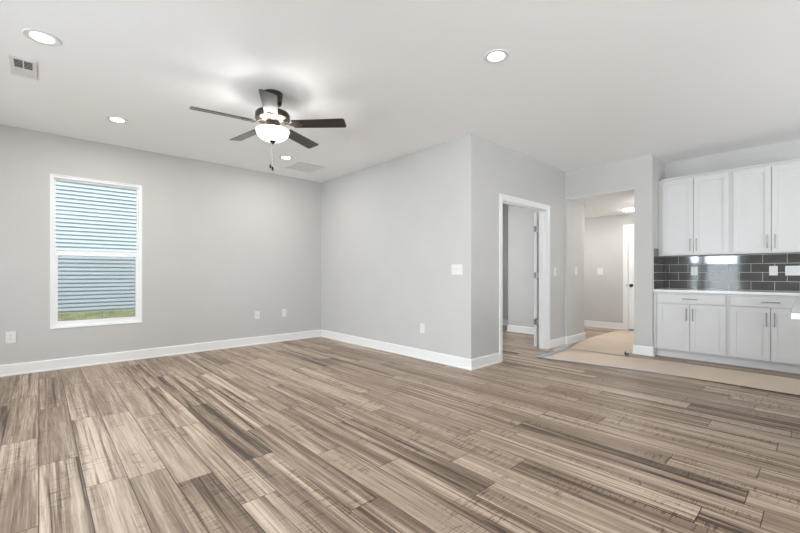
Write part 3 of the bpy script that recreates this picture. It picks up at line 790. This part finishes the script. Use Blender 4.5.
for r_ in range(5):
    z0 = CZ + 0.004 + r_ * RP; z1 = z0 + RP - GJ
    if z0 < ztop - 0.01:
        offs = 1.189 if r_ % 2 == 1 else 1.189 - TP / 2     # joints
        y = offs - 10 * TP
        while y < YK:
            a = max(y + GJ / 2, 0.022); b_ = min(y + TP - GJ / 2, YK - 0.011)
            if b_ - a > 0.012: tile_x(a, b_, z0, min(z1, ztop - 0.002))
            y += TP
    x = XK - 0.011 - (0.06 if r_ % 2 else 0.06 + TP / 2)
    x += TP * 2
    while x > 6.0:
        a = max(x - TP + GJ / 2, 6.157); b_ = min(x - GJ / 2, XK - 0.012)
        if b_ - a > 0.012:
            if z0 < ztop - 0.03: tile_y(a, b_, z0, min(z1, ztop - 0.002) if b_ > 6.39 else z1)
            elif a < 6.39: tile_y(a, min(b_, 6.392), z0, min(z1, 1.466))
        x -= TP
tl.xf(inv).build('tiles', 'tile', bs)

# island corner at the right edge of the photograph
isl = tag(empty('kitchen_island', (4.0, -0.55, 0)), 'white topped kitchen island whose corner enters at the right edge', 'kitchen island')
inv = Matrix.Translation((-4.0, 0.55, 0))
rz = Matrix.Rotation(R(1.4), 4, 'Z')
b = MB().box(2.9, 5.07, -0.95, 0.0, 0.882, 0.914, 0.004)
pivot = Matrix.Translation((2.88, 0.117, 0)) @ rz @ Matrix.Translation((-2.9, 0, 0))
b.xf(inv @ pivot).build('countertop', 'quartz', isl)
MB().box(2.95, 5.02, -0.92, -0.28, 0.10, 0.8815, 0.002).box(3.0, 4.97, -0.88, -0.33, 0, 0.10).xf(inv @ pivot).build('cabinet_body', 'cabinet', isl)

# ------------------------------------------------------------------ floor protection paper and tape
def sheet(pts, z, th=0.0015, lift=None, nsub=14, seed=1):
    """paper sheet from an outline polygon, gridded for gentle waviness"""
    rn = random.Random(seed)
    b = bmesh.new()
    vs = [b.verts.new((x, y, 0)) for x, y in pts]
    b.faces.new(vs)
    xs = [p_[0] for p_ in pts]; ys = [p_[1] for p_ in pts]
    for k_ in range(1, nsub):
        for (co, no) in (((min(xs) + (max(xs) - min(xs)) * k_ / nsub, 0, 0), (1, 0, 0)), ((0, min(ys) + (max(ys) - min(ys)) * k_ / nsub, 0), (0, 1, 0))):
            bmesh.ops.bisect_plane(b, geom=b.verts[:] + b.edges[:] + b.faces[:], plane_co=co, plane_no=no)
    ph = [rn.uniform(0, 6.28) for _ in range(4)]
    for v_ in b.verts:
        x, y = v_.co.x, v_.co.y
        v_.co.z = z + 0.0012 * (1 + math.sin(5.1 * x + 2.3 * y + ph[0]) * math.sin(3.7 * y - 1.7 * x + ph[1]))
        if lift: v_.co.z += lift(x, y)
    bmesh.ops.triangulate(b, faces=b.faces[:])
    ret = bmesh.ops.extrude_face_region(b, geom=b.faces[:])
    for g_ in ret['geom']:
        if isinstance(g_, bmesh.types.BMVert): g_.co.z += th
    m_ = MB(); m_.bm.free(); m_.bm = b
    return m_
sh = sheet([(4.87, 2.585), (5.00, 1.96), (5.10, 1.29), (5.085, -0.9), (5.89, -0.9), (5.89, 1.20), (5.855, 1.50), (5.79, 1.80), (5.77, 2.57)], 0.0012,
           lift=lambda x, y: 0.010 * max(0, 1 - (x - 5.07) / 0.10) * max(0, min(1, (1.35 - y) / 0.5)))
tag(sh.build('floor_paper', 'kraft'), 'long tan protective paper sheet on the floor before the cabinets', 'floor paper', 'tan floor protection paper')
curve = [(6.175, 2.605), (6.547, 2.655), (6.959, 2.69), (7.33, 2.735), (7.72, 2.75), (8.016, 2.734), (8.27, 2.677), (8.44, 2.506)]
hall = [(5.78, 2.56), (5.81, 1.83), (8.44, 1.83), (8.44, 2.506)] + curve[::-1][1:]
sh = sheet(hall, 0.0042, lift=lambda x, y: 0.030 * max(0, min(1, (y - 2.42) / 0.20)) * max(0, min(1, (x - 5.90) / 0.2)) * max(0, min(1, (7.5 - x) / 0.6)), seed=4)
tag(sh.build('floor_paper', 'kraft'), 'tan protective paper sheet with a curling edge inside the hall', 'floor paper', 'tan floor protection paper')
sh = sheet([(5.34, 2.585), (5.74, 2.60), (6.10, 2.66), (6.08, 2.715), (5.94, 2.725), (5.62, 2.745)], 0.0085, lift=lambda x, y: 0.012 * max(0, (5.62 - x) / 0.25), nsub=8, seed=8)
tag(sh.build('floor_paper', 'kraft'), 'small tan paper scrap against the baseboard beside the doorway', 'floor paper', 'tan floor protection paper')
def tape(p0, p1, w_, z, label):
    a = Vector((*p0, 0)); b_ = Vector((*p1, 0)); d_ = (b_ - a).normalized(); n_ = Vector((-d_.y, d_.x, 0)) * w_ / 2
    pts = []
    cut = d_ * 0.006
    pts = [a - n_, a + cut, a + n_, b_ + n_, b_ - cut, b_ - n_]
    m_ = MB().prism([(q.x, q.y) for q in pts], z, z + 0.0006)
    return tag(m_.build('painter_tape', 'tape'), label, 'tape', 'strips of blue painter tape')
tape((4.84, 2.575), (5.78, 2.565), 0.040, 0.0135, 'blue tape strip along the left end of the long paper sheet')
tape((4.855, 2.60), (5.085, 1.28), 0.030, 0.0118, 'long blue tape strip along the front edge of the paper')
tape((5.80, 2.725), (5.79, 2.57), 0.040, 0.0158, 'short blue tape strip reaching up to the baseboard')
tape((5.785, 2.54), (5.815, 1.84), 0.03, 0.0082, 'thin tape strip over the joint of the two paper sheets').data.materials[0] = mat('grey_tape', (0.40, 0.36, 0.33), 0.6)
# dark curled scrap beside the wall end
cs = MB()
cs.sweep([(0, 0.0), (0.035, 0.002), (0.050, 0.016), (0.040, 0.032), (0.043, 0.034), (0.055, 0.017), (0.038, -0.001)], (5.90, 1.800, 0.0085), (6.04, 1.835, 0.0085), (-0.25, 0.97, 0))
tag(cs.build('paper_scrap', mat('dark_scrap', (0.10, 0.075, 0.06), 0.8)), 'small dark curled scrap at the foot of the wall end', 'paper scrap')
